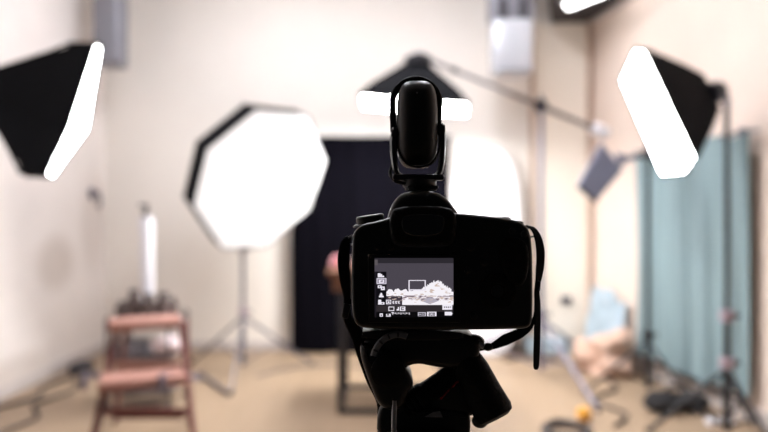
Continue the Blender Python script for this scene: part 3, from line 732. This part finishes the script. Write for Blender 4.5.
B().lathe([(.0095, 0), (.0125, .001), (.0128, .0035), (.0100, .0045)], Q(421, 191.7, YM), n=36).make('locking_wheel', M['rubber'], mic)

# ------------------------------------------------------------------ tripod
tr = thing('tripod', 'black tripod with pan head and thick handle under the camera', 'tripod', Vector((Q(424, 0).x, .475, 0)))
YT = .475
B().slab(O2([(363, 329.5), (462, 330.5), (464, 340), (361, 340)], YT-.02), YT-.022, .044, .0012, rnd=1).make('quick_release_plate', M['body'], tr)
b = B().slab(O2([(362, 336), (405, 334), (452, 334), (466, 334), (478, 340), (482, 350), (478, 361), (462, 369), (446, 369.5), (434, 368), (421, 365), (411, 366), (404, 371), (378, 372), (364, 360)], YT-.02), YT-.020, .042, .005)
b.make('pan_head', M['body'], tr)
B().slab(O2([(360, 340), (394, 350), (404, 366), (412, 377), (414, 385), (408, 393), (404, 410), (380, 410), (370, 385), (360, 358)], YT-.02), YT-.024, .040, .006).make('tilt_arm', M['body'], tr)
B().slab(O2([(402, 398), (420, 389), (446, 376), (476, 360), (486, 380), (480, 408), (472, 418), (440, 418), (408, 412)], YT-.01), YT-.012, .022, .004).make('clamp_block', M['body'], tr)
# engraved scale ring
cr = Q(398, 362, YT-.026)
pts = [cr+Vector((math.cos(a)*.0185, 0, math.sin(a)*.0205)) for a in [PI*(.93-.55*k/18) for k in range(19)]]
B().ribbon(pts, [.0052]*19, [(p_-cr) for p_ in pts], .0022).make('scale_ring', M['scale'], tr)
for k in range(4):
    a = PI*(.86-.12*k); p_ = cr+Vector((math.cos(a)*.0185, -.0013, math.sin(a)*.0205))
    B().box(p_, (.0013, .0008, .0036), rot=Matrix.Rotation(PI/2-a, 3, 'Y'), bev=.0001).make('scale_mark', M['dark'], tr)
B().lathe([(.011, 0), (.0125, .002), (.0125, .006), (.009, .008), (.0001, .008)], Q(388, 370, YT-.024), (0, -1, 0), 32).make('tilt_knob', M['rubber'], tr)
# small locking lever on the right of the head
B().ball(Q(473, 342, YT-.012), .0075, (1.2, 1, .8), 16, 10).make('lock_lever', M['body'], tr)
B().tube([Q(474, 340, YT-.016), Q(484, 347, YT-.018)], .0020, 8).make('lever_tip', M['chrome'], tr)
# diagonal neck with a red line
def cyl(name, a, b2, prof, m, n=24):
    d_ = (b2-a).normalized(); L_ = (b2-a).length
    return B().lathe([(r, t_*L_) for t_, r in prof], a, d_, n).make(name, m, tr)
A_, B_ = Q(404, 410, YT-.004), Q(474, 362, YT-.004)
cyl('neck', A_, B_, [(0, .0075), (.02, .0105), (.30, .0112), (.33, .0098), (.95, .0100), (1, .0085)], M['rubber'])
dd = (B_-A_).normalized(); nn_ = Vector((dd.z, 0, -dd.x))
l0, l1 = Q(440.5, 399, YT-.0165), Q(471, 371, YT-.0165)
B().ribbon(smoothpath([l0, l0.lerp(l1, .5)+Vector((-.0006, 0, .0008)), l1], 5), [.0014]*11, (.7, 0, .7), .0034).make('red_line', M['redl'], tr)
for k in range(3):
    q_ = A_.lerp(B_, .10+.07*k)
    B().lathe([(.0108, -.001), (.0118, -.0006), (.0118, .0006), (.0108, .001)], q_, dd, 24).make('grip_ridge', M['body'], tr)
# handle
cyl('handle', Q(464, 356, YT-.008), Q(497, 419, YT-.024), [(0, .0060), (.06, .0122), (.25, .0138), (.6, .0142), (.88, .0152), (.96, .0140), (1, .0095)], M['rubber'])
B().ball(Q(480, 421, YT-.022), .0052, (1.2, 1, 1), 14, 10).make('handle_knob', M['body'], tr)
# centre column and shoulder
zsh = Q(0, 436).z
B().lathe([(.030, 0), (.033, .004), (.0335, .012), (.030, .016), (.0125, .018), (.0125, .030), (.019, .032)], Vector((Q(424, 0).x, YT, zsh-.02)), n=40).make('shoulder', M['body'], tr)
B().slab(O2([(378, 402), (404, 404), (440, 410), (466, 411), (472, 417), (470, 448), (376, 448)], YT-.014), YT-.014, .030, .004).make('pan_base', M['body'], tr)
B().tube([Q(394.5, 400, YT-.0225), Q(394, 434, YT-.0225)], .0022, 10).make('glint_rod', M['chrome'], tr)  # bright rod put in to draw the vertical glint on the column
b = B().loft([[Q(*p_, yy) for p_ in ((424, 417), (443, 417.5), (440, 411), (433, 412))] for yy in (YT-.017, YT-.0135)]); b.make('grey_triangle', M['scale'], tr, smooth=False)  # small flat grey triangle set on the pan base
cx_ = Q(424, 0).x
for a in (90, 215, 325):
    ca_, sa_ = math.cos(math.radians(a)), math.sin(math.radians(a))
    h_ = Vector((cx_+ca_*.03, YT+sa_*.03, zsh-.03)); f_ = Vector((cx_+ca_*.42, YT+sa_*.42, .02)); mid = h_.lerp(f_, .45); m2 = h_.lerp(f_, .75)
    lg = B().tube([h_, mid], .0135, 14).make('leg', M['body'], tr)
    B().tube([mid, m2], .0110, 12).make('leg_section', M['metal_d'], lg)
    B().tube([m2, f_], .0085, 12).make('leg_section', M['metal_d'], lg)
    B().lathe([(.014, -.012), (.0165, -.01), (.0165, .01), (.014, .012)], mid, f_-h_, 18).make('leg_clamp', M['rubber'], lg)
    B().ball(f_, .0185, (1, 1, 1), 14, 10).make('rubber_foot', M['rubber'], lg)
B().tube([(cx_, YT, zsh-.02), (cx_, YT, .62)], .0125, 14).make('centre_column', M['metal_d'], tr)
B().ball((cx_, YT, zsh-.035), .034, (1, 1, .55), 20, 12).make('leg_hub', M['body'], tr)
